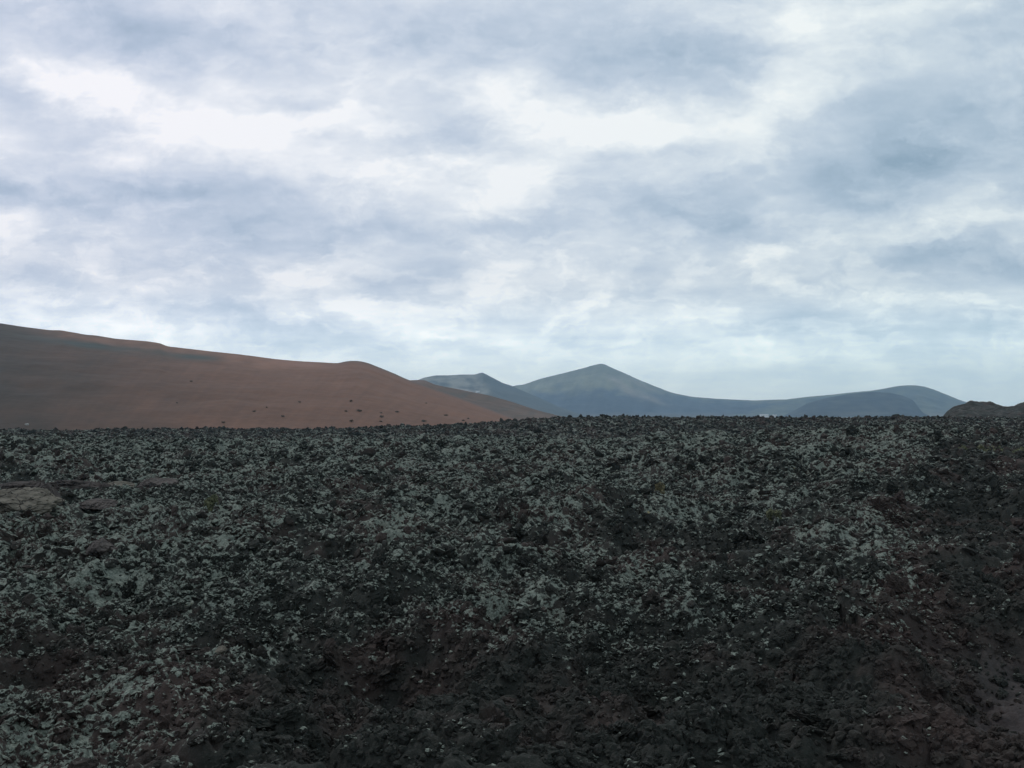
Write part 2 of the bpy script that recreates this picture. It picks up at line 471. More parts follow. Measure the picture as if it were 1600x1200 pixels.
# ------------------------------------------------------------------ the ground, one sheet to the horizon
def build_ground():
    dense = math.radians(34); nd = 1450
    th_d = np.linspace(-dense, dense, nd)
    th_o = np.linspace(dense, 2 * np.pi - dense, 260)[1:-1]
    th = np.concatenate([th_d, th_o])
    r = np.concatenate([[0.02, 1.0, 2.5, 4.0],
                        np.exp(np.linspace(math.log(5.5), math.log(190), 1250)),
                        np.exp(np.linspace(math.log(192), math.log(500), 120)),
                        np.exp(np.linspace(math.log(520), math.log(7300), 60))])
    T, R = np.meshgrid(th, r)
    x = np.sin(T) * R; y = np.cos(T) * R
    z, rid, soil = ground_z(x, y)
    plain = sstep(260, 520, R)
    z = z + plain * (0.8 * fbm(x / 300, y / 300, 3))
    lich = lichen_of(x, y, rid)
    v = np.stack([x, y, z], -1).reshape(-1, 3)
    f = grid_faces(len(r), len(th), wrap=True)[:, ::-1]
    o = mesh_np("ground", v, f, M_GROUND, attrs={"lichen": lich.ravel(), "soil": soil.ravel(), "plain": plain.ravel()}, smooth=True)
    return tag(o, "rough dark lava field crusted with grey lichen", "lava field", kind="structure")

def lichen_of(x, y, rid):
    r = np.sqrt(x * x + y * y)
    yy = np.maximum(y, 1.0); px = x / yy * F + 800
    l = (rid - 0.5) * 0.46
    wob = fbm(x / 5, y / 5, 2)
    # less lichen in the foreground, and a thinner cover on the right-hand flow
    l = l - 0.36 * (1 - sstep(8.8, 12.8, r + 2 * wob)) * sstep(-3.2, -1.4, x + 0.8 * wob)
    l = l - 0.07 * sstep(0.08, 0.30, x / yy + 0.08 * wob) * (1 - sstep(28, 45, r))
    l = l - 0.22 * sstep(0.40, 0.46, x / yy + 0.05 * wob) * (1 - sstep(60, 120, r))
    l = l - 0.14 * sstep(72, 100, r)
    l = l + 0.08 * np.exp(-((r - 62) / 9) ** 2)
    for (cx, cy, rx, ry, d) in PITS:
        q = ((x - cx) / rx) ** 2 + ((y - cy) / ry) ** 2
        l = l - 0.42 * min(1.0, 0.55 + 0.5 * d) * np.exp(-q * 0.8)  # lichen thinned inside the pits, darker rock standing in for their shade
    return l
build_ground()

# ------------------------------------------------------------------ loose clinker lying on the flow
def icosphere(sub):
    t = (1 + 5 ** .5) / 2
    v = [(-1, t, 0), (1, t, 0), (-1, -t, 0), (1, -t, 0), (0, -1, t), (0, 1, t), (0, -1, -t), (0, 1, -t), (t, 0, -1), (t, 0, 1), (-t, 0, -1), (-t, 0, 1)]
    f = [(0, 11, 5), (0, 5, 1), (0, 1, 7), (0, 7, 10), (0, 10, 11), (1, 5, 9), (5, 11, 4), (11, 10, 2), (10, 7, 6), (7, 1, 8),
         (3, 9, 4), (3, 4, 2), (3, 2, 6), (3, 6, 8), (3, 8, 9), (4, 9, 5), (2, 4, 11), (6, 2, 10), (8, 6, 7), (9, 8, 1)]
    v = [np.array(p, float) / np.linalg.norm(p) for p in v]
    for _ in range(sub):
        cache = {}; nf = []
        def midp(a, b):
            key = (min(a, b), max(a, b))
            if key not in cache:
                p = v[a] + v[b]; v.append(p / np.linalg.norm(p)); cache[key] = len(v) - 1
            return cache[key]
        for a, b, c in f:
            ab, bc, ca = midp(a, b), midp(b, c), midp(c, a)
            nf += [(a, ab, ca), (b, bc, ab), (c, ca, bc), (ab, bc, ca)]
        f = nf
    return np.array(v), np.array(f)

def rock_shape(sub, rng, spiky=0.35, planes=9):
    v, f = icosphere(sub)
    # chip with random planes, then roughen
    d = np.ones(len(v))
    for _ in range(planes):
        n = rng.normal(size=3); n /= np.linalg.norm(n); h = rng.uniform(0.45, 0.85)
        c = v @ n
        d = np.minimum(d, np.where(c > 1e-3, h / np.maximum(c, 1e-3), 9))
    d = d * (1 + spiky * rng.uniform(-0.5, 0.5, len(v)))
    if sub >= 3:
        o = rng.uniform(0, 50)
        d = d * (1 + 0.32 * fbm(v[:, 0] * 2.6 + o, v[:, 1] * 2.6 + v[:, 2] * 2.1, 3) + 0.22 * fbm(v[:, 2] * 6 + o, v[:, 0] * 6 - v[:, 1] * 5, 2))
    return v * d[:, None], f

def build_rubble():
    rng = np.random.default_rng(3)
    protos = {s: [rock_shape(s, rng, {0: 0.34, 1: 0.5, 2: 0.5, 3: 0.12}[s]) for _ in range(10)] for s in (0, 1, 2, 3)}
    allv, allf, alll = [], [], []
    off = 0
    # (count, rmin, rmax, size min, size max, subdivision)
    zones = [(46000, 6.5, 15, 0.018, 0.05, 1, 0.10), (7000, 6.5, 17, 0.04, 0.10, 2, 0.0), (300, 7, 20, 0.10, 0.20, 3, -0.02),
             (52000, 14, 32, 0.026, 0.070, 1, 0.12), (13000, 16, 38, 0.06, 0.15, 1, 0.0), (500, 20, 60, 0.14, 0.32, 3, -0.04),
             (95000, 30, 78, 0.055, 0.14, 0, 0.08), (11000, 36, 90, 0.12, 0.27, 1, -0.03), (80000, 75, 185, 0.12, 0.30, 0, 0.04),
             (6000, 90, 190, 0.25, 0.50, 1, -0.05)]
    half = math.radians(33)
    for (n, r0, r1, s0, s1, sub, ladd) in zones:
        th = rng.uniform(-half, half, n)
        r = np.sqrt(rng.uniform(r0 * r0, r1 * r1, n))
        x = np.sin(th) * r; y = np.cos(th) * r
        z, rid, soil = ground_z(x, y)
        clump = fbm(x / 1.7, y / 1.7, 3) + rng.uniform(-0.7, 0.7, n)
        keep = (clump > -0.62) & (soil < rng.random(n) * 1.02)
        for (ex, ey, ew, ed) in CLEAR:
            keep &= ((x - ex) / ew) ** 2 + ((y - ey) / ed) ** 2 > 1
        x, y, z, rid = x[keep], y[keep], z[keep], rid[keep]; n = len(x)
        s = s0 + (s1 - s0) * rng.random(n) ** 1.8
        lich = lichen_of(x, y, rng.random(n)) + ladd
        pid = rng.integers(0, 10, n)
        for q in range(10):
            ii = np.nonzero(pid == q)[0]
            if not len(ii): continue
            pv, pf = protos[sub][q]; k = len(ii)
            a = rng.uniform(0, 2 * np.pi, k); b = rng.uniform(-1.2, 1.2, k); c = rng.uniform(-1.2, 1.2, k)
            ca, sa, cb, sb, cc, sc = np.cos(a), np.sin(a), np.cos(b), np.sin(b), np.cos(c), np.sin(c)
            sc3 = rng.uniform(0.5, 1.4, (k, 3)); sc3[:, 2] *= 0.85
            V = pv[None] * sc3[:, None, :]
            X, Y, Z = V[..., 0], V[..., 1], V[..., 2]
            Y, Z = Y * cb[:, None] - Z * sb[:, None], Y * sb[:, None] + Z * cb[:, None]
            X, Z = X * cc[:, None] + Z * sc[:, None], -X * sc[:, None] + Z * cc[:, None]
            X, Y = X * ca[:, None] - Y * sa[:, None], X * sa[:, None] + Y * ca[:, None]
            S = s[ii][:, None]
            W = np.stack([X * S + x[ii][:, None], Y * S + y[ii][:, None], Z * S + z[ii][:, None] + 0.25 * S], -1)
            allv.append(W.reshape(-1, 3)); nv = len(pv)
            F_ = pf[None] + (np.arange(k) * nv)[:, None, None] + off
            allf.append(F_.reshape(-1, 3)); alll.append(np.repeat(lich[ii], nv)); off += k * nv
    V = np.concatenate(allv); Fc = np.concatenate(allf); Lc = np.concatenate(alll)
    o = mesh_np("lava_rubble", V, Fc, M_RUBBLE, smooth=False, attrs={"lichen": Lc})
    return tag(o, "loose jagged clinker with grey lichen strewn over the lava", "rubble", kind="stuff")

# ------------------------------------------------------------------ hills
HILLS = {}
def hill(name, prof, yridge, yfoot, foot_z, tint, label, scale, contrast=0.15, bump=1.0, nu=360, nv=90,
         amp=0.0, gully=0.0, front_pow=1.0, back=0.8, wl=60.0, depth_wave=0.0, seed=0.0, cat="hill", mat=None, profile_fn=None):
    pxs = [p[0] for p in prof]; pys = [p[1] for p in prof]
    px = np.linspace(pxs[0], pxs[-1], nu)
    # smooth the traced skyline a little
    py = np.interp(px, pxs, pys)
    kk = max(3, nu // 120); ker = np.hanning(kk + 2)[1:-1]; ker /= ker.sum()
    py = np.convolve(np.pad(py, kk // 2, mode='edge'), ker, mode='valid')[:nu]
    if len(py) < nu: py = np.pad(py, (0, nu - len(py)), mode='edge')
    yr = yridge * (1 + depth_wave * perlin(px / 140 + seed, px * 0 + seed))
    zr = py2z(py, yr)
    t = np.concatenate([np.linspace(0, 1, nv), 1 + np.linspace(0, 1, 24)[1:]])
    T, PX = np.meshgrid(t, px, indexing='ij')
    YR = yr[None, :]; ZR = zr[None, :]
    yf = yfoot if np.isscalar(yfoot) else np.interp(px, *yfoot)[None, :]
    depth = YR - yf
    Yf = yf + depth * np.minimum(T, 1)
    Y = np.where(T <= 1, Yf, YR + depth * back * (T - 1))
    s = np.minimum(T, 1) ** front_pow
    if profile_fn is not None: s = profile_fn(s, PX)
    zb = foot_z
    Zf = zb + (ZR - zb) * s
    tb = np.clip(T - 1, 0, 1)
    Zb = ZR + (zb - ZR) * (tb * tb * (3 - 2 * tb) * 0.6 + tb * 0.4)
    Z = np.where(T <= 1, Zf, Zb)
    X = (PX - 800) / F * Y
    win = np.where(T <= 1, np.minimum(T * 6, 1) * np.clip((1 - T) * 6, 0.12, 1), 0.12)
    Z = Z + amp * fbm(X / wl + seed, Y / wl, 4) * win
    Z = Z - gully * np.abs(perlin(X / (wl * 0.5) + seed * 3, Y / (wl * 3))) * win
    col = tint(PX, Y, T, s, Z, CAMZ * 0 + HOR - (Z - CAMZ) / Y * F)
    v = np.stack([X, Y, Z], -1).reshape(-1, 3)
    f = grid_faces(len(t), nu)
    at = {"tint": col.reshape(-1, 3)}
    if mat is M_RUBBLE: at = {"lichen": col[..., 0].ravel()}
    o = mesh_np(name, v, f, mat or hill_material(name + "_material", scale, contrast, bump), attrs=at)
    HILLS[name] = (px, t, X, Y, Z)
    return tag(o, label, cat, kind="structure")

def C(*c): return np.array(c, float)
def lerp(a, b, f): return a + (b - a) * f[..., None]
def blob(PX, PY, cx, cy, rx, ry, rot=0.0):
    a = math.radians(rot); dx, dy = PX - cx, PY - cy
    u = dx * math.cos(a) + dy * math.sin(a); w = -dx * math.sin(a) + dy * math.cos(a)
    return np.exp(-((u / rx) ** 2 + (w / ry) ** 2))

def red_tint(PX, Y, T, s, Z, PY):
    shp = PX.shape + (3,)
    n = fbm(PX / 90, PY / 30, 3)
    col = np.broadcast_to(C(0.022, 0.018, 0.012), shp).copy()
    redd = np.broadcast_to(C(0.116, 0.058, 0.035), shp)
    col = lerp(col, redd, np.clip(sstep(-120, 500, PX + 70 * n) * 0.92 + 0.04, 0, 1))
    ridge = np.interp(PX, [p[0] for p in RED], [p[1] for p in RED]); d = PY - ridge
    # cinder bands lie along the hill: paler near the crest, darker at the foot
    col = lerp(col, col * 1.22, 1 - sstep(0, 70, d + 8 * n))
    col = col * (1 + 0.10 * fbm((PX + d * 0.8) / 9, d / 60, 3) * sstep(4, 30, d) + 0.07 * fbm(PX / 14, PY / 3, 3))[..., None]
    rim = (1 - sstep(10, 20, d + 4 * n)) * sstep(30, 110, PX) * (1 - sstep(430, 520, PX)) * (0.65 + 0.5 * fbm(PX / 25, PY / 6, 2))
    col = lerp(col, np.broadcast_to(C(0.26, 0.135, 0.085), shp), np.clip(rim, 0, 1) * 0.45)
    line = np.exp(-((d - np.interp(PX, [0, 120, 240, 340, 400], [14, 17, 15, 10, 8])) / 5.5) ** 2) * sstep(-40, 100, PX) * (1 - sstep(300, 380, PX))
    col = lerp(col, np.broadcast_to(C(0.036, 0.044, 0.038), shp), np.clip(line * (0.95 + 0.4 * n), 0, 1))
    col = lerp(col, np.broadcast_to(C(0.215, 0.115, 0.085), shp), blob(PX, PY, 470, 569, 45, 5, 4) * 0.6)
    col = lerp(col, np.broadcast_to(C(0.075, 0.062, 0.055), shp), (1 - sstep(0, 4, d)) * sstep(520, 545, PX) * 0.8)
    return col

RED = [(-900, 520), (-600, 470), (-300, 478), (-100, 497), (0, 505), (40, 511), (80, 516), (95, 516), (135, 523), (150, 524), (180, 529), (230, 533),
       (250, 536), (262, 541), (330, 549), (370, 553), (400, 557), (430, 561), (465, 564), (528, 567.5), (537, 565), (548, 563.5), (562, 564),
       (575, 567), (595, 575), (617, 584), (632, 591), (648, 597), (680, 608), (720, 622), (760, 637), (800, 652), (830, 660)]
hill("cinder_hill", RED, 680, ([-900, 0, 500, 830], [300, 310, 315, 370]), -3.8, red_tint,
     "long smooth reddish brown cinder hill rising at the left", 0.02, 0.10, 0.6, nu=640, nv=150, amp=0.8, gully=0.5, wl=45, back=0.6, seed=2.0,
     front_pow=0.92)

def shoulder_tint(PX, Y, T, s, Z, PY):
    shp = PX.shape + (3,)
    n = fbm(PX / 30, PY / 12, 3)
    col = np.broadcast_to(C(0.098, 0.066, 0.046), shp).copy()
    col = lerp(col, np.broadcast_to(C(0.060, 0.054, 0.042), shp), np.clip(0.2 + n, 0, 1) * 0.8)
    col = lerp(col, np.broadcast_to(C(0.13, 0.088, 0.068), shp), blob(PX, PY, 655, 596, 18, 5) * 0.8)
    return col
hill("low_spur", [(560, 640), (620, 600), (640, 594), (655, 593.5), (664, 594), (680, 601), (700, 605), (735, 612), (765, 618), (800, 628), (840, 641), (870, 649), (910, 656)],
     980, 730, -4, shoulder_tint, "brown grey spur tailing off right behind the cinder hill", 0.02, 0.16, 0.8, nu=200, nv=60, amp=1.6, gully=1.0, wl=60, seed=5)

def pale_tint(PX, Y, T, s, Z, PY):
    shp = PX.shape + (3,)
    n = fbm(PX / 22, PY / 9, 4)
    col = np.broadcast_to(C(0.060, 0.066, 0.060), shp).copy()
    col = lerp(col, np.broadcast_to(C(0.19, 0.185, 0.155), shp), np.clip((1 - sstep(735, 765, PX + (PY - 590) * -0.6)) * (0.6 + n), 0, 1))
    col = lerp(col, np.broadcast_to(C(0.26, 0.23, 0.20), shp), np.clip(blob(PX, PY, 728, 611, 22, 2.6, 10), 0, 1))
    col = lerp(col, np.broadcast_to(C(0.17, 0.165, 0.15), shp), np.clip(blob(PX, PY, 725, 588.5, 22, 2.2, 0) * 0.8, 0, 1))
    return col
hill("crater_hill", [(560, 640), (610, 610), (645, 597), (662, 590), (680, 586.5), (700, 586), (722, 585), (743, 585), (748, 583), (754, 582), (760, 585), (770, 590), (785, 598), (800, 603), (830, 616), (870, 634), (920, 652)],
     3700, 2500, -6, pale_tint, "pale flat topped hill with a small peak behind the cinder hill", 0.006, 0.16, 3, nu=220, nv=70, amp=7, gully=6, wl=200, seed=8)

def peak_tint(PX, Y, T, s, Z, PY):
    shp = PX.shape + (3,)
    n = fbm(PX / 26, PY / 11, 4)
    ridge = np.interp(PX, [p[0] for p in PEAK], [p[1] for p in PEAK]); d = PY - ridge
    col = np.broadcast_to(C(0.050, 0.060, 0.072), shp).copy()
    col = lerp(col, np.broadcast_to(C(0.150, 0.150, 0.100), shp), np.clip((1 - sstep(598, 620, PY - 0.06 * np.abs(PX - 940) + 10 * n)), 0, 1))  # lit upper slopes painted in as a lighter olive tone
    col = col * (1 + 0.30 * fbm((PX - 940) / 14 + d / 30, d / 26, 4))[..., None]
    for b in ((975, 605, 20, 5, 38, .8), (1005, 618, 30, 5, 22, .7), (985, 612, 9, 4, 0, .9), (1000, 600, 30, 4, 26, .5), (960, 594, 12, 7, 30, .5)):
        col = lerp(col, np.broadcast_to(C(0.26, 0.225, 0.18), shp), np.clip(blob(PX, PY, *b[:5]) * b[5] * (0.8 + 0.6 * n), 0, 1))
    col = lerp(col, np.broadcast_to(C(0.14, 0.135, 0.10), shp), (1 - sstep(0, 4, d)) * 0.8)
    col = lerp(col, np.broadcast_to(C(0.135, 0.12, 0.10), shp), sstep(642, 650, PY + 3 * n) * 0.5)
    return col
PEAK = [(640, 655), (700, 640), (760, 619), (790, 607), (805, 602), (818, 600.5), (840, 593), (850, 590), (880, 583), (900, 578), (915, 574), (925, 571), (934, 569), (940, 568), (946, 569.5), (955, 574),
        (980, 585), (1000, 594), (1020, 602), (1040, 610), (1055, 614.5), (1080, 619.5), (1120, 623), (1180, 625.5), (1230, 624), (1290, 625), (1400, 632), (1500, 648), (1560, 655)]
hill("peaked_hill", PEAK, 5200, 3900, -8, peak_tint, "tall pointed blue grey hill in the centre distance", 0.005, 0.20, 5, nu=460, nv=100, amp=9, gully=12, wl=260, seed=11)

def dome_tint(PX, Y, T, s, Z, PY):
    shp = PX.shape + (3,)
    n = fbm(PX / 26, PY / 10, 4)
    col = np.broadcast_to(C(0.105, 0.115, 0.085), shp).copy()
    col = lerp(col, np.broadcast_to(C(0.070, 0.080, 0.072), shp), np.clip(0.5 + 1.2 * n, 0, 1))
    ridge = np.interp(PX, [p[0] for p in DOME], [p[1] for p in DOME]); d = PY - ridge
    col = lerp(col, np.broadcast_to(C(0.15, 0.15, 0.10), shp), (1 - sstep(0, 4, d)) * 0.8)
    col = lerp(col, np.broadcast_to(C(0.20, 0.18, 0.13), shp), blob(PX, PY, 1345, 646, 60, 4) * 0.5)
    col = lerp(col, np.broadcast_to(C(0.17, 0.15, 0.11), shp), blob(PX, PY, 1470, 648, 35, 5) * 0.6)
    return col
DOME = [(1100, 652), (1180, 632), (1235, 623), (1265, 619.5), (1285, 618), (1300, 616.5), (1330, 613), (1360, 610.5), (1385, 606.5), (1400, 603.5), (1412, 602), (1430, 602), (1445, 604),
        (1460, 609), (1480, 617), (1500, 625), (1515, 630), (1540, 640), (1580, 652), (1600, 656)]
hill("domed_hill", DOME, 5000, 3800, -8, dome_tint, "rounded grey green hill in the right distance", 0.005, 0.18, 5, nu=300, nv=80, amp=8, gully=8, wl=240, seed=14)

def dark_tint(PX, Y, T, s, Z, PY):
    shp = PX.shape + (3,)
    n = fbm(PX / 26, PY / 10, 4)
    col = np.broadcast_to(C(0.028, 0.034, 0.038), shp).copy()
    col = lerp(col, np.broadcast_to(C(0.050, 0.056, 0.052), shp), np.clip(n + 0.3, 0, 1))
    return lerp(col, np.broadcast_to(C(0.10, 0.10, 0.08), shp), blob(PX, PY, 1340, 646, 60, 3) * 0.6)
hill("dark_hill", [(1215, 654), (1240, 642), (1262, 630), (1290, 622), (1330, 615), (1365, 612), (1390, 613.5), (1410, 618), (1425, 624), (1433, 633), (1440, 643), (1455, 652), (1470, 656)],
     3700, 3100, -7, dark_tint, "low dark blue hill in front of the rounded hill", 0.006, 0.2, 3, nu=180, nv=60, amp=5, gully=4, wl=150, seed=17)

# right-hand lava mound, nearer than the hills
def build_outcrop():
    prof = [(1452, 660), (1472, 656), (1480, 646), (1486, 641), (1497, 634.5), (1505, 632.5), (1516, 630.5), (1530, 631.5), (1548, 632), (1560, 635), (1574, 638.5),
            (1584, 636), (1596, 632), (1612, 629), (1660, 627), (1760, 628), (1900, 640), (2000, 655)]
    px = np.linspace(1452, 2000, 700); py = np.interp(px, [p[0] for p in prof], [p[1] for p in prof])
    Yr = 225 + 12 * perlin(px / 60, px * 0)
    t = np.concatenate([np.linspace(0, 1, 160), np.linspace(1, 2, 60)[1:]])
    T, PX = np.meshgrid(t, px, indexing='ij')
    yf = 170
    Y = np.where(T <= 1, yf + (Yr - yf) * T, Yr + 45 * (T - 1))
    zr = py2z(py, Yr)
    zf = -0.8
    s = np.where(T <= 1, T ** 0.8, 1 - (T - 1) ** 1.3)
    Z = zf + (zr + 0.1 - zf) * s - 1.0 * (T > 1.9)
    X = (PX - 800) / F * Y
    b1, rid = blocks(X / 2.6, Y / 2.6); b2, rid2 = blocks(X / 1.0 + 4, Y / 1.0)
    Z = Z + 0.42 * b1 + 0.24 * b2 + 0.5 * fbm(X / 9, Y / 9, 3) - 0.55
    lich = -0.26 + (rid2 - 0.5) * 0.2
    o = mesh_np("lava_outcrop", np.stack([X, Y, Z], -1).reshape(-1, 3), grid_faces(len(t), len(px)), M_RUBBLE, attrs={"lichen": lich.ravel()})
    return tag(o, "dark craggy lava mound on the skyline at the far right", "lava mound", kind="structure")
build_outcrop()

def surface_point(hname, px, py):
    """where the sight line through a photo point meets a hill"""
    pxs, t, X, Y, Z = HILLS[hname]
    j = int(np.clip(np.searchsorted(pxs, px), 1, len(pxs) - 1))
    rows = HOR - (Z[:, j] - CAMZ) / Y[:, j] * F
    n = int(np.argmax(t >= 1.0)) + 1
    i = int(np.argmin(np.abs(rows[:n] - py)))
    if 0 < i < n - 1:
        k = i + 1 if (rows[i] - py) > 0 else i - 1
        w = (py - rows[i]) / ((rows[k] - rows[i]) or 1); w = min(max(w, 0), 1)
    else: k, w = i, 0
    y = Y[i, j] * (1 - w) + Y[k, j] * w; z = Z[i, j] * (1 - w) + Z[k, j] * w
    return (px - 800) / F * y, y, z

# ------------------------------------------------------------------ shrubs on the cinder hill
M_LEAF = flat_mat("shrub_leaf_material", (0.070, 0.062, 0.042), (0.105, 0.090, 0.060), 2.0)
M_TWIG = flat_mat("shrub_stem_material", (0.05, 0.04, 0.03), (0.08, 0.065, 0.05), 5.0)
def shrub_meshes(seed):
    rng = np.random.default_rng(seed)
    V, Fc = [], []
    lobes = [(rng.uniform(-0.8, 0.8), rng.uniform(-0.7, 0.7), rng.uniform(0.45, 1.0), rng.uniform(0.35, 0.6)) for _ in range(9)]
    for i in range(620):
        cx, cy, cz, rr = lobes[rng.integers(0, 9)]
        d = rng.normal(size=3); d /= np.linalg.norm(d)
        p = np.array([cx, cy, cz]) + d * rr * rng.uniform(0.5, 1.0) * np.array([1, 1, 0.8])
        p[2] = max(p[2], 0.06)
        a = rng.normal(size=3); a /= np.linalg.norm(a); b = np.cross(a, rng.normal(size=3)); b /= np.linalg.norm(b)
        s = rng.uniform(0.07, 0.15); k = len(V)
        V += [p - a * s, p + b * s * 0.5, p + a * s, p - b * s * 0.5]; Fc.append((k, k + 1, k + 2, k + 3))
    leaf = mesh_np("foliage", np.array(V), np.array(Fc), M_LEAF, smooth=False, link=False)
    V, Fc = [], []
    for (cx, cy, cz, rr) in lobes:
        k = len(V); e = np.array([cx, cy, cz])
        for q, w in ((np.array([0, 0, -0.3]), 0.07), (e * np.array([.45, .45, .6]), 0.045), (e, 0.02)):
            for c in range(5):
                an = c * 2 * math.pi / 5; V.append(q + np.array([math.cos(an), math.sin(an), 0]) * w)
        for ring in range(2):
            for c in range(5):
                Fc.append((k + ring * 5 + c, k + ring * 5 + (c + 1) % 5, k + (ring + 1) * 5 + (c + 1) % 5, k + (ring + 1) * 5 + c))
    stem = mesh_np("stem", np.array(V), np.array(Fc), M_TWIG, link=False)
    return leaf, stem
SHRUB_SETS = [shrub_meshes(s) for s in (1, 2, 3)]
SHRUBS = [
    (299, 596.5, 1.3, "dark shrub alone high on the grey left part of the cinder hill"),
    (277, 630, 1.0, "faint shrub low on the cinder hill, farthest left of all the shrubs"),
    (349, 661, 1.1, "shrub at the foot of the cinder hill at its dark left part"),
    (397.5, 643.5, 1.2, "squat shrub on the lower left slope of the cinder hill, between two fainter shrubs"),
    (417, 637, 1.0, "small faint shrub just right of and above the squat one on the cinder hill"),
    (442, 651.5, 1.1, "shrub low on the cinder hill, directly below and left of the lone mid slope shrub"),
    (468, 629, 1.2, "lone shrub half way up the cinder hill, left of the hill's rounded knob"),
    (548, 628, 1.5, "broad shrub highest of the cluster below the hill's rounded knob"),
    (540.5, 643.5, 1.2, "left one of two shrubs side by side below the hill's rounded knob"),
    (561, 643, 1.9, "largest and darkest shrub, right one of the side by side two on the cinder hill"),
    (549, 659.5, 1.5, "flat dark shrub at the foot of the slope under the side by side two"),
    (595.5, 646, 1.1, "top shrub in the vertical row of three on the cinder hill"),
    (596, 652.5, 1.5, "middle shrub in the vertical row of three on the cinder hill"),
    (595, 659.5, 1.2, "bottom shrub in the vertical row of three on the cinder hill"),
    (620, 644.5, 1.5, "pair topped shrub right of the vertical row of three on the cinder hill"),
    (666, 630.5, 1.2, "faint shrub high on the right end of the cinder hill"),
    (662.5, 659.5, 2.0, "wide dark shrub at the very foot of the hill just above the lava edge"),
    (696.5, 650, 1.6, "shrub on the falling right end of the cinder hill, midway down"),
    (724, 658, 1.3, "left shrub of the close pair at the right foot of the cinder hill"),
    (732, 654.5, 1.3, "right shrub of the close pair at the right foot of the cinder hill"),
    (594.5, 575.5, 1.2, "shrub showing dark on the skyline just right of the hill's knob"),
    (617, 584.5, 1.0, "small shrub on the skyline farther down the ridge from the knob"),
]
rs = random.Random(4)
for i, (px, py, w, lab) in enumerate(SHRUBS):
    x, y, z = surface_point("cinder_hill", px, py)
    e = bpy.data.objects.new("shrub", None); COL.objects.link(e)
    e.location = (x, y, z - 0.1); e.rotation_euler = (0, 0, rs.uniform(0, 6.28)); k_ = w * 0.52
    e.scale = (k_ * rs.uniform(0.85, 1.25), k_, k_ * rs.uniform(0.7, 1.1))
    tag(e, lab, "shrub", group="shrubs dotted over the cinder hill")
    leaf, stem = SHRUB_SETS[i % 3]
    for nm, me in (("foliage", leaf), ("stem", stem)):
        c = bpy.data.objects.new(nm, me); COL.objects.link(c); c.parent = e

# ------------------------------------------------------------------ far white houses
M_WHITE = flat_mat("whitewash_material", (0.78, 0.78, 0.76), (0.84, 0.84, 0.82), 0.6)
M_ROOF = flat_mat("flat_roof_material", (0.70, 0.70, 0.68), (0.80, 0.80, 0.78), 0.6)
M_PANE = flat_mat("window_pane_material", (0.03, 0.04, 0.05), (0.05, 0.06, 0.07), 1.0, rough=0.2)
M_DOOR = flat_mat("green_door_material", (0.05, 0.10, 0.07), (0.06, 0.12, 0.08), 2.0)
def box_arrays(cx, cy, cz, sx, sy, sz):
    v = [(cx + a * sx / 2, cy + b * sy / 2, cz + c * sz / 2) for c in (-1, 1) for b in (-1, 1) for a in (-1, 1)]
    f = [(0, 2, 3, 1), (4, 5, 7, 6), (0, 1, 5, 4), (2, 6, 7, 3), (0, 4, 6, 2), (1, 3, 7, 5)]
    return v, f
def boxes(name, lst, mat, parent):
    V, Fc = [], []
    for b in lst:
        v, f = box_arrays(*b); k = len(V); V += v; Fc += [tuple(i + k for i in q) for q in f]
    return mesh_np(name, np.array(V), np.array(Fc), mat, parent, smooth=False)
def house(px, y, w, d, h, base, label, nwin, rot=0.0, group=None):
    e = bpy.data.objects.new("white_house", None); COL.objects.link(e)
    e.location = (px2x(px, y), y, base); e.rotation_euler = (0, 0, rot)
    tag(e, label, "house", group=group)
    boxes("wall", [(0, 0, h / 2 - 1.5, w, d, h + 3)], M_WHITE, e)
    boxes("roof", [(0, 0, h + 0.15, w + 0.5, d + 0.5, 0.26), (0, -d / 2 - 0.1, h + 0.45, w + 0.5, 0.2, 0.34), (0, d / 2 + 0.1, h + 0.45, w + 0.5, 0.2, 0.34)], M_ROOF, e)
    xs = np.linspace(-w / 2 + 2, w / 2 - 2, nwin + 1)
    for j, xx in enumerate(xs):
        if j == nwin // 2:
            boxes("door", [(xx, -d / 2 - 0.03, 1.05, 1.1, 0.12, 2.1)], M_DOOR, e)
        else:
            boxes("window", [(xx, -d / 2 - 0.03, 1.7, 1.2, 0.12, 1.2)], M_PANE, e)
    return e
house(1194, 2400, 19, 8, 4.6, -0.6, "long low white house beyond the lava edge, left of two", 4, 0.05)
house(1210.5, 2400, 9, 7, 3.4, -0.9, "smaller white house beyond the lava edge, right of two", 2, -0.1)
hx, hy, hz = surface_point("crater_hill", 746.5, 613)
house(746.5, hy, 11, 8, 5, hz - 1.0, "small whitish house on the slope of the pale hill", 2, 0.2)

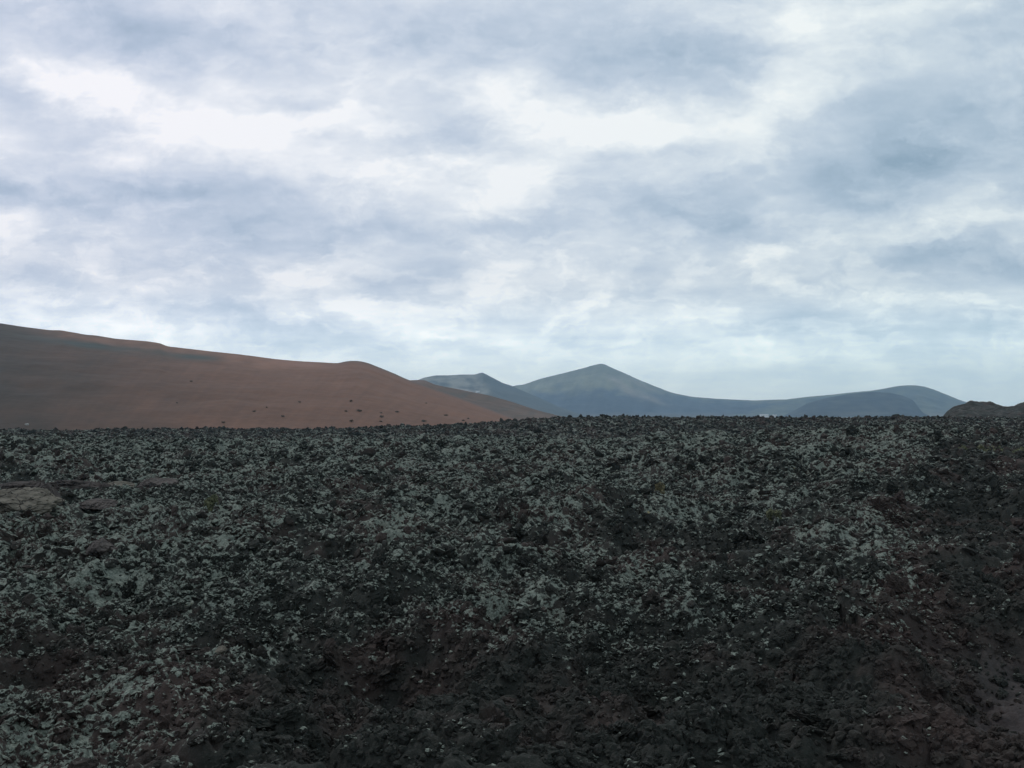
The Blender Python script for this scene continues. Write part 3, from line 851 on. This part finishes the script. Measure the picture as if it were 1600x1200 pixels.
# ------------------------------------------------------------------ single rocks that stand out
M_SLAB = None
def slab_material(name, c1, c2, crack):
    m, nt, p = new_mat(name); k = NT(nt)
    tc = k.n("ShaderNodeTexCoord"); o = tc.outputs['Object']
    n = k.noise(o, 2.2, 6, 0.62); g = k.noise(o, 22, 4, 0.65)
    col = k.mix(k.mr(n, 0.35, 0.62), c1, c2)
    col = k.mix(k.math('MULTIPLY', k.mr(g, 0.5, 0.75), 0.6), col, (0.06, 0.052, 0.048))
    vo = k.n("ShaderNodeTexVoronoi"); vo.feature = 'DISTANCE_TO_EDGE'; vo.inputs['Scale'].default_value = 1.3
    mixv = k.n("ShaderNodeVectorMath"); mixv.operation = 'ADD'
    nn = k.n("ShaderNodeTexNoise"); k.l(o, nn.inputs['Vector']); nn.inputs['Scale'].default_value = 3
    sv = k.n("ShaderNodeVectorMath"); sv.operation = 'SCALE'; k.l(nn.outputs['Color'], sv.inputs[0]); sv.inputs['Scale'].default_value = 0.5
    k.l(o, mixv.inputs[0]); k.l(sv.outputs[0], mixv.inputs[1]); k.l(mixv.outputs[0], vo.inputs['Vector'])
    cr = k.mr(vo.outputs['Distance'], 0.0, 0.03)
    col = k.mix(cr, crack, col)
    k.l(col, p.inputs['Base Color'])
    bp = k.n("ShaderNodeBump"); bp.inputs['Distance'].default_value = 0.04; bp.inputs['Strength'].default_value = 0.9
    k.l(k.math('ADD', k.math('MULTIPLY', cr, 0.7), k.math('MULTIPLY', k.math('ADD', n, g), 0.5)), bp.inputs['Height']); k.l(bp.outputs[0], p.inputs['Normal'])
    return m
M_SLAB_PALE = slab_material("pale_slab_material", (0.075, 0.070, 0.056), (0.135, 0.126, 0.102), (0.02, 0.018, 0.016))
M_SLAB_PINK = slab_material("pinkish_slab_material", (0.040, 0.035, 0.033), (0.088, 0.078, 0.072), (0.02, 0.018, 0.016))
M_SLAB_DARK = slab_material("dark_crust_material", (0.020, 0.018, 0.017), (0.042, 0.036, 0.033), (0.008, 0.008, 0.008))
M_WHITE_ROCK = slab_material("white_stone_material", (0.42, 0.43, 0.42), (0.52, 0.52, 0.50), (0.2, 0.2, 0.2))
M_YELLOW = flat_mat("yellow_lichen_material", (0.110, 0.105, 0.060), (0.160, 0.145, 0.085), 6.0, bump=0.03)
M_GREEN = flat_mat("green_plant_material", (0.085, 0.095, 0.055), (0.130, 0.138, 0.080), 6.0, bump=0.03)

def big_rock(name, px, py, wpx, hpx, deep, mat, label, seed, rot=(0, 0, 0), group=None, sub=4, lift=0.0, cat="rock", ground=None):
    """a chipped boulder whose centre shows at a photo point"""
    Y = CAMZ * F / (py - HOR) if ground is None else ground
    for _ in range(6):
        x = px2x(px, Y); zc = float(ground_z(np.array([x]), np.array([Y]), detail=False)) + 0.1
        if ground is None: Y = (CAMZ - zc) * F / (py + hpx * 0.2 - HOR)
    if ground is None:
        for _ in range(4):
            x = px2x(px, Y); gx = x + np.linspace(-0.8, 0.8, 7)[None, :] * np.ones((7, 1)); gy = Y + np.linspace(-1.0, 0.3, 7)[:, None] * np.ones((1, 7))
            zc = float(np.percentile(ground_z(gx, gy)[0], 75))
            Y = 0.5 * Y + 0.5 * (CAMZ - zc) * F / (py + hpx * 0.32 - HOR)
    x = px2x(px, Y)
    w = wpx / F * Y / 2 * 1.1; h = hpx / F * Y / 2 * 1.25
    if mat is not M_WHITE_ROCK: CLEAR.append((x, Y - 0.5 * deep - 2 * h, w * 0.85, deep * 0.8 + 3.0 * h))
    rng = np.random.default_rng(seed)
    v, f = icosphere(sub)
    d = np.ones(len(v)) * 1.1
    for _ in range(14):
        n = rng.normal(size=3); n /= np.linalg.norm(n); hh = rng.uniform(0.7, 0.95)
        c = v @ n; d = np.minimum(d, np.where(c > 1e-3, hh / np.maximum(c, 1e-3), 9))
    d = d * (1 + 0.10 * fbm(v[:, 0] * 2.2 + seed, v[:, 1] * 2.2 + v[:, 2] * 1.7, 4))
    d = d * (1 + 0.09 * fbm(v[:, 0] * 7 + seed, v[:, 1] * 7 - v[:, 2] * 6, 3))
    v = v * d[:, None] * np.array([w, deep / 2, h])
    o = mesh_np(name, v, f, mat, smooth=False)
    o.location = (x, Y, py2z(py, Y) + lift); o.rotation_euler = rot
    return tag(o, label, cat, group=group)

PL = "pale lava slabs at the left"
big_rock("lava_slab", 38, 789, 100, 36, 1.3, M_SLAB_PALE, "large pale beige cracked lava slab at the left edge of the photo", 5, (0.25, 0.05, 0.1), group=PL)
big_rock("lava_slab", 28, 764, 120, 17, 1.7, M_SLAB_DARK, "dark crust arching over the top of the large pale cracked slab at the left edge", 27, (0.0, -0.06, 0.0), group=PL)
big_rock("lava_slab", 84, 781, 18, 42, 0.5, M_SLAB_PINK, "narrow upright curved slab leaning against the large pale cracked slab", 9, (0.1, -0.45, 0.2), group=PL)
big_rock("lava_slab", 191, 761, 40, 13, 1.0, M_SLAB_PALE, "small flat beige slab right of the dark overhang", 12, (0.15, 0.08, 0), group=PL)
big_rock("lava_slab", 125, 760, 96, 15, 1.6, M_SLAB_DARK, "thin dark roofing slab overhanging the hollow beside the pale cracked slab", 15, (0.0, 0.05, 0.2), group=PL)
big_rock("lava_slab", 165, 768, 20, 22, 0.5, M_SLAB_PINK, "stubby pinkish slab propping the right end of the overhang", 18, (0.1, 0.5, 0.1), group=PL)
big_rock("lava_slab", 150, 789, 60, 13, 0.9, M_SLAB_PINK, "low pinkish grey slab lying just below the dark overhang", 21, (0.1, 0.0, -0.2), group=PL)
big_rock("lava_slab", 246, 756, 52, 18, 1.0, M_SLAB_PINK, "rounded grey pink slab right of the small flat beige slab", 24, (0.1, 0.0, 0.1), group=PL)
big_rock("lava_slab", 158, 858, 44, 26, 0.6, M_SLAB_PINK, "squarish purplish lava block below the slabs at the left", 31, (0.1, 0.1, 0.4), group=PL)
big_rock("lava_slab", 118, 841, 44, 18, 0.6, M_RUBBLE, "grey lichen covered slab up and left of the purplish block", 33, (0.1, -0.1, 0.4), group=PL)
big_rock("white_stone", 42, 663, 5, 2.4, 1.2, M_WHITE_ROCK, "tiny white stone at the foot of the hill at the far left", 41, ground=235, cat="stone")
big_rock("pale_stone", 345, 1016, 14, 9, 0.2, M_WHITE_ROCK if False else M_SLAB_PALE, "small pale stone in the near lower left rubble", 43, cat="stone")

build_rubble()

def cushion(name, px, py, wpx, hpx, mat, label, seed):
    """low mat of small leaves spreading over the rock"""
    Y = CAMZ * F / (py - HOR)
    for _ in range(8):
        x = px2x(px, Y); zc = float(ground_z(np.array([x]), np.array([Y]), detail=False)) + 0.15
        Y = (CAMZ - zc) * F / (py - HOR)
    x0 = px2x(px, Y); w = wpx / F * Y / 2; dpt = min(hpx / F * Y * Y / (CAMZ - zc) / 2, w * 2.2)
    rng = np.random.default_rng(seed); n = 1500
    a = rng.uniform(0, 6.283, n); rr = np.sqrt(rng.random(n)) * (0.75 + 0.35 * np.sin(a * 3 + seed))
    lx = np.cos(a) * rr * w; ly = np.sin(a) * rr * dpt
    gz = ground_z(x0 + lx, Y + ly)[0]
    V, Fc = [], []
    for i in range(n):
        p = np.array([lx[i], ly[i], gz[i] - zc + rng.uniform(0.02, 0.10 + 0.006 * Y)])
        u = rng.normal(size=3); u /= np.linalg.norm(u); b = np.cross(u, rng.normal(size=3)); b /= np.linalg.norm(b)
        s = rng.uniform(0.02, 0.05) * max(1, Y / 25); k = len(V)
        V += [p - u * s, p + b * s * 0.6, p + u * s, p - b * s * 0.6]; Fc.append((k, k + 1, k + 2, k + 3))
    o = mesh_np(name, np.array(V), np.array(Fc), mat, smooth=False)
    o.location = (x0, Y, zc)
    return tag(o, label, "plant", group="low green mats growing on the lava")
cushion("ground_plant", 1585, 741, 46, 8, M_GREEN, "olive green mat of plants on the reddish lava at the right edge", 2)
cushion("ground_plant", 1518, 741, 40, 7, M_GREEN, "olive green mat of plants just left of the one at the right edge", 3)
cushion("ground_plant", 1208, 834, 20, 8, M_GREEN, "small green cushion between lichen rocks right of the centre", 4)
cushion("ground_plant", 329, 838, 18, 8, M_GREEN, "small yellow green cushion in the left middle of the lava", 5)
cushion("ground_plant", 1032, 808, 14, 10, M_YELLOW, "small yellowish cushion above the dark pit", 6)

# ------------------------------------------------------------------ haze: the air between here and the far hills
def build_haze():
    v, f = box_arrays(0, 0, 0, 15000, 15000, 314)
    m = bpy.data.materials.new("haze_material"); m.use_nodes = True
    nt = m.node_tree; nt.nodes.clear()
    out = nt.nodes.new("ShaderNodeOutputMaterial"); vol = nt.nodes.new("ShaderNodeVolumePrincipled")
    vol.inputs['Color'].default_value = (0.45, 0.735, 1.0, 1)
    vol.inputs['Density'].default_value = 1.18e-4
    vol.inputs['Anisotropy'].default_value = 0.2
    nt.links.new(vol.outputs[0], out.inputs['Volume'])
    o = mesh_np("haze", np.array(v), np.array(f), m, smooth=False)
    o.location = (0, 0, 314 / 2 - 14)
    tag(o, "thin bluish haze in the air before the distant hills", "haze", kind="stuff")
build_haze()
